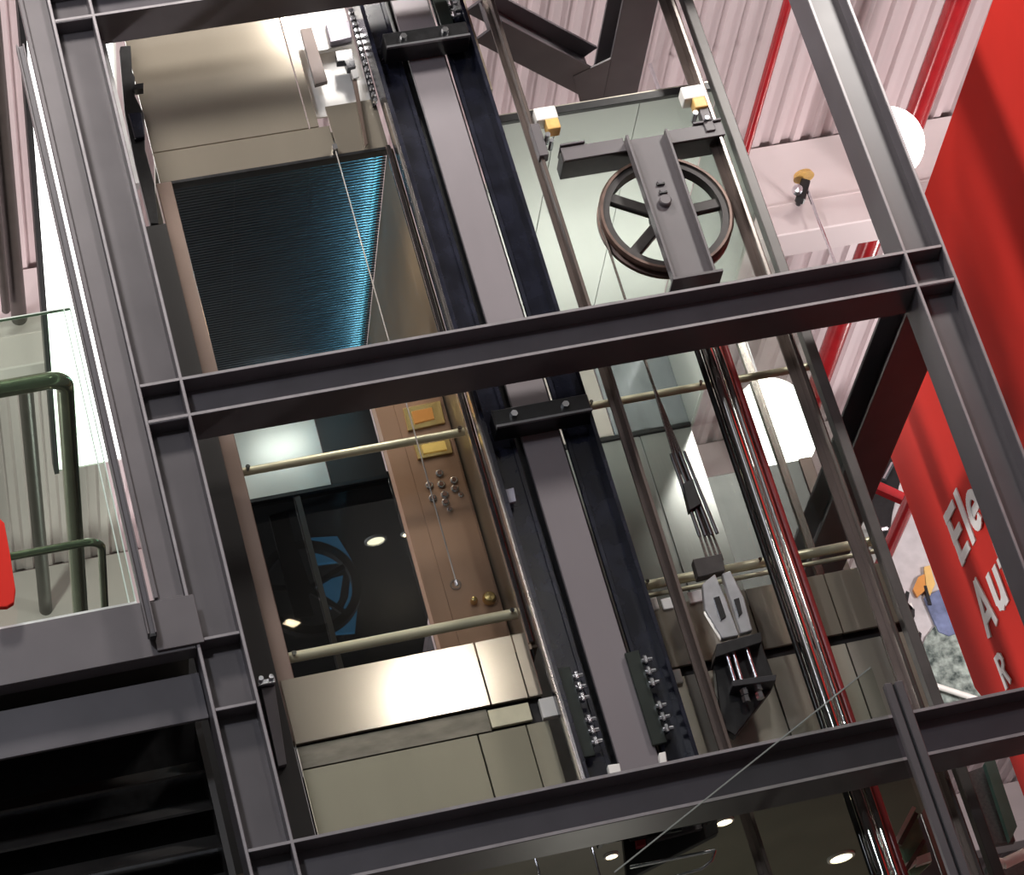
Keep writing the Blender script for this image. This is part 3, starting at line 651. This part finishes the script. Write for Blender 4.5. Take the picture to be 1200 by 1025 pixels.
t = thing('grey_screen', 'speckled grey screen wall between the dark column and the banner strip', 'screen', at(1165, 1020, 14.5))
B().pix([(1133, 905), (1160, 895), (1190, 985), (1160, 990)], 14.5, .05).make('screen_panel', mat('speckled_grey', (.10, .11, .11), .6, 0, .4, 60, col2=(.16, .17, .17)), t)
B().pix([(1154, 893), (1166, 890), (1192, 968), (1184, 985)], 14.42, .05).make('green_edge', mat('teal_green_trim', (.10, .20, .17), .4), t)
B().tube(at(1158, 1010, 14.4), at(1176, 1012, 14.4), .03, 10).make('white_rail', WHITE, t)
B().tube(at(1176, 1012, 14.4), at(1205, 998, 14.4), .03, 10).make('white_rail', WHITE, t)
B().pix([(1156, 1014), (1205, 1003), (1205, 1040), (1160, 1040)], 14.5, .05).make('screen_panel', MATS['speckled_grey'], t)
t = thing('green_sign', 'small green sign with red brown stripes right of the chrome plunger', 'sign', at(1065, 1015, 13.4))
B().pix([(1050, 985), (1072, 948), (1092, 1010), (1070, 1030)], 13.4, .03).make('sign_board', mat('green_sign_face', (.16, .30, .19), .45, 0, .3, 9), t)
B().bar(at(1050, 986, 13.37), at(1071, 946, 13.37), .02, .02).make('stripe', WHITE, t)
B().bar(at(1054, 990, 13.37), at(1074, 953, 13.37), .02, .02).make('stripe', RUST, t)
B().bar(at(1060, 1022, 13.37), at(1083, 985, 13.37), .025, .02).make('stripe', RUST, t)
B().pix([(1060, 1012), (1072, 1005), (1074, 1012), (1062, 1020)], 13.36, .03).make('stripe', WHITE, t)
B().pix([(1074, 1004), (1090, 998), (1092, 1008), (1074, 1014)], 13.36, .03).make('stripe', WHITE, t)

# ------------------------------------------------------------------ foreground mullion and sloping glass
t = thing('glass_mullion', 'grey grooved glass mullion standing in the foreground across the lowest beam', 'mullion', (4.03, 11.5, 4.3))
B().box(3.985, 4.020, 11.47, 11.51, 4.3, 6.115).make('mullion_half', PAINT_L, t, .004)
B().box(4.034, 4.070, 11.47, 11.51, 4.3, 6.115).make('mullion_half', PAINT_L, t, .004)
B().box(4.018, 4.036, 11.49, 11.51, 4.3, 6.11).make('groove', BLACK, t)
p0, p1 = at(1020, 782, 11.5), at(720, 1022, 11.5)
t = thing('sloping_glass_pane', 'clear foreground glass pane with a sloping top edge beside the mullion', 'glass pane', (3.3, 11.49, 4.3))
B().prism([(p0[0], p0[2]), (p1[0], p1[2]), (p1[0], 4.3), (p0[0], 4.3)], 11.485, 11.495).make('pane', glass('smoky_front_glass', (.90, .92, .90), .01, .02), t)
B().bar(p0, p1, .006, .006).make('pane_edge', mat('pale_glass_edge', (.35, .36, .35), .3), t)

# ------------------------------------------------------------------ right background: banner, pipes, lamps, wall
BX = 6.0
t = thing('red_banner', 'large red hanging banner with white lettering behind the right column', 'banner', (BX, 13.5, 5.0))
far = atx(1093, 672, BX)[1]
poly = [(10.2, 10.02), (15.76, 9.86), (15.76, 7.66), (15.62, 7.45), (15.60, 4.6), (10.2, 4.6)]
B().prism(poly, BX, BX + .03, 'x').make('cloth', BANNER, t, .004)
GL = {   # glyph strokes in units of the cap height: polylines (u to the right, v up)
    'E': (.62, [[(.10, 0), (.10, 1)], [(.0, .10), (.60, .10)], [(.0, .50), (.54, .50)], [(.0, .90), (.60, .90)]]),
    'l': (.22, [[(.11, 0), (.11, 1.02)]]),
    'e': (.62, [[(.10, .36), (.52, .36)], [(.30 + .22 * math.cos(a), .35 + .27 * math.sin(a)) for a in [math.pi * k / 10 for k in range(0, 18)]]]),
    'A': (.74, [[(.10, 0), (.36, .96)], [(.62, 0), (.36, .96)], [(.20, .28), (.52, .28)]]),
    'u': (.58, [[(.10, .70), (.10, .26), (.15, .14), (.26, .09), (.38, .14), (.46, .28)], [(.48, .0), (.48, .70)]]),
    't': (.40, [[(.18, .92), (.18, .22), (.24, .10), (.36, .09)], [(.0, .62), (.36, .62)]]),
    'R': (.68, [[(.10, 0), (.10, 1)], [(.06, .90), (.34, .90), (.48, .82), (.52, .70), (.48, .58), (.34, .50), (.10, .50)], [(.32, .48), (.56, 0)]]),
}
def letters(txt, px, py, h):
    # the lettering reads towards the viewer on the face that looks left
    p = atx(px, py, BX); u = 0.0
    for c_ in txt:
        wd, strokes = GL[c_]; b = B(); lift = 0.0
        for st in strokes:
            for k in range(len(st) - 1):
                lift += .0006
                (u0, v0), (u1, v1) = st[k], st[k + 1]; ln = math.hypot(u1 - u0, v1 - v0); ex = .055
                ex = ex if len(st) > 3 else 0.0
                du, dv = (u1 - u0) / ln * ex, (v1 - v0) / ln * ex
                q0 = (BX - .004 - lift, p[1] - (u + u0 - du) * h * 1.06, p[2] + (v0 - dv) * h); q1 = (BX - .004 - lift, p[1] - (u + u1 + du) * h * 1.06, p[2] + (v1 + dv) * h)
                b.bar(q0, q1, .008, .165 * h, (0, 0, 1)) if abs(v1 - v0) < abs(u1 - u0) * 20 else b.bar(q0, q1, .20 * h, .008, (1, 0, 0))
        b.make('letter', LETTER, t); u += wd + .10
letters('Ele', 1129, 664, .345)
letters('Aut', 1159, 750, .345)
letters('R', 1180, 809, .21)
# ceiling pipes at right
ypipe('thin red sprinkler pipe under the ceiling behind the right guide rail', (925, 0), (870, 185), 12.4, .033, RED)
ypipe('thick glossy red pipe under the ceiling left of the banner', (1120, 0), (1075, 140), 12.4, .085, RED)
dd = ray(1038, 655); zp = EYE + 20.3 * dd[2] / dd[1]
rp = ypipe('lower red pipe running back under the banner corner', (1060, 600), (1038, 650), zp, .055, RED, 17.0, 20.95)
pe = atz(1052, 600, zp); B().bar(at(1028, 571, pe[1]), at(1064, 587, pe[1]), .07, .07).make('red_bracket', RED, rp)
# globe lamps
def globe(px, py, Y, r, label, sy=1.0):
    p = at(px, py, Y); t = thing('globe_lamp', label, 'lamp', p)
    B().lathe(p, (0, 0, 1), [(r * math.sin(math.pi * k / 16) + .001, -r * math.cos(math.pi * k / 16) * sy) for k in range(17)], 32).make('globe', LAMPW, t)
    B().tube((p[0], p[1], p[2] + r * sy - .01), (p[0], p[1], 12.99), .015, 10).make('stem', ZINC, t)
    B().lathe((p[0], p[1], p[2] + r * sy - .03), (0, 0, 1), [(.07, 0), (.07, .06), (.001, .06)], 16).make('cap', ZINC, t)
globe(1040, 168, 15.6, .24, 'white glowing globe lamp partly hidden by the right column')
globe(908, 500, 16.6, .27, 'white glowing globe lamp seen through the right lift car', 1.25)
# spotlight on the fascia with cable
p = at(940, 222, 17.6)
t = thing('spotlight', 'small black spotlight with amber cap on the pale ceiling beam', 'spotlight', p)
B().bar(at(937, 236, 17.6), at(944, 212, 17.6), .07, .07, (0, 1, 0)).make('body', BLACK, t, .01)
q = at(942, 208, 17.6); B().lathe(q, (0, 0, 1), [(.001, .06), (.07, .03), (.08, 0), (.001, 0)], 18).make('cap', AMBER, t)
q = at(934, 224, 17.55); B().lathe(q, (0, -1, 0), [(.001, .05), (.035, .04), (.04, 0)], 14).make('lens', ZINC, t)
B().tube(at(944, 212, 17.6), (at(944, 212, 17.6)[0], 17.9, at(944, 212, 17.6)[2]), .02, 8).make('bracket', BLACK, t)
B().path([at(946, 222, 17.6), at(958, 255, 17.6), at(985, 325, 17.6)], .012, 8).make('cable', ZINC, t)
# far pale wall panel and mural at right
MY = 21.0
t = thing('mural_wall', 'pale wall with colourful mural in the gallery left of the banner', 'mural', at(1100, 840, MY))
B().pix([(1000, 585), (1170, 575), (1230, 830), (1060, 850)], MY, .1).make('wall_panel', mat('pale_grey_panel', (.50, .47, .48), .5), t)
SPK = mat('speckled_foliage', (.02, .035, .032), .6, 0, .4, 16.0, col2=(.36, .42, .38), bump=.2)
B().pix([(1073, 775), (1086, 745), (1110, 715), (1135, 735), (1160, 860), (1095, 860)], MY - .03, .03).make('foliage_print', SPK, t)
B().pix([(1083, 700), (1102, 690), (1125, 740), (1112, 745), (1100, 740)], MY - .04, .03).make('blue_print', mat('blue_mural', (.13, .16, .28), .5, 0, .4, 9), t)
B().pix([(1070, 690), (1076, 676), (1084, 672), (1086, 690), (1075, 699)], MY - .05, .03).make('orange_print', mat('orange_mural', (.62, .26, .06), .5), t)
B().pix([(1083, 664), (1090, 662), (1096, 684), (1090, 698), (1085, 690)], MY - .05, .03).make('yellow_print', mat('yellow_mural', (.70, .45, .16), .5), t)
for pts in ([(1057, 705), (1062, 692), (1066, 694), (1064, 706), (1072, 714), (1072, 722), (1062, 720)],
            [(1060, 740), (1070, 733), (1080, 742), (1079, 756), (1074, 748), (1066, 750)],
            [(1083, 686), (1086, 686), (1092, 708), (1088, 708)]):
    B().pix(pts, MY - .06, .03).make('black_print', BLACK, t)
B().pix([(1063, 708), (1068, 706), (1071, 713), (1066, 715)], MY - .06, .03).make('white_print', WHITE, t)
B().pix([(1068, 736), (1074, 734), (1077, 741), (1070, 744)], MY - .07, .03).make('white_print', WHITE, t)
B().tube(at(1086, 800, MY - .08), at(1160, 824, MY - .08), .024, 10).make('white_rail', WHITE, t)
B().pix([(1022, 640), (1020, 560), (1050, 520), (1056, 560), (1046, 600), (1040, 645)], MY - .04, .03).make('dark_panel', BLACK, t)
B().tube(at(1036, 562, MY - .08), at(1046, 543, MY - .08), .022, 8).make('bright_rod', ZINC, t)
B().tube(at(1022, 622, MY - .08), at(1040, 619, MY - .08), .018, 8).make('bright_rod', ZINC, t)

# ------------------------------------------------------------------ teal strip light, and fill lights added in and below the cars
point_light('soffit_fill_light', (3.3, 14.9, 4.4), 24, .2, (1, .97, .85))  # added below to brighten the olive soffit; no visible source
area_light('teal_strip_light', (2.765, 13.75, 10.06), (2.0, 13.75, 10.085), 30, 2.2, .05, (.24, .72, .95))
area_light('car_front_fill', (2.35, 12.74, 9.6), (2.55, 12.93, 8.0), 4.5, .12, .06, (1, .76, .5))  # warm fill added for the control column
cl = area_light('car_ceiling_fill', (4.0, 14.0, 8.2), (4.0, 14.0, 10.05), 26, .8, .8, (1, .98, .93)); cl.data.spread = 1.75  # unseen uplight added to brighten the right car's pale ceiling
area_light('transom_fill', (2.30, 14.45, 9.92), (2.25, 15.0, 9.55), 1.4, .3, .05, (.95, 1, .98))  # unseen fill that lifts the left car's pale transom panel
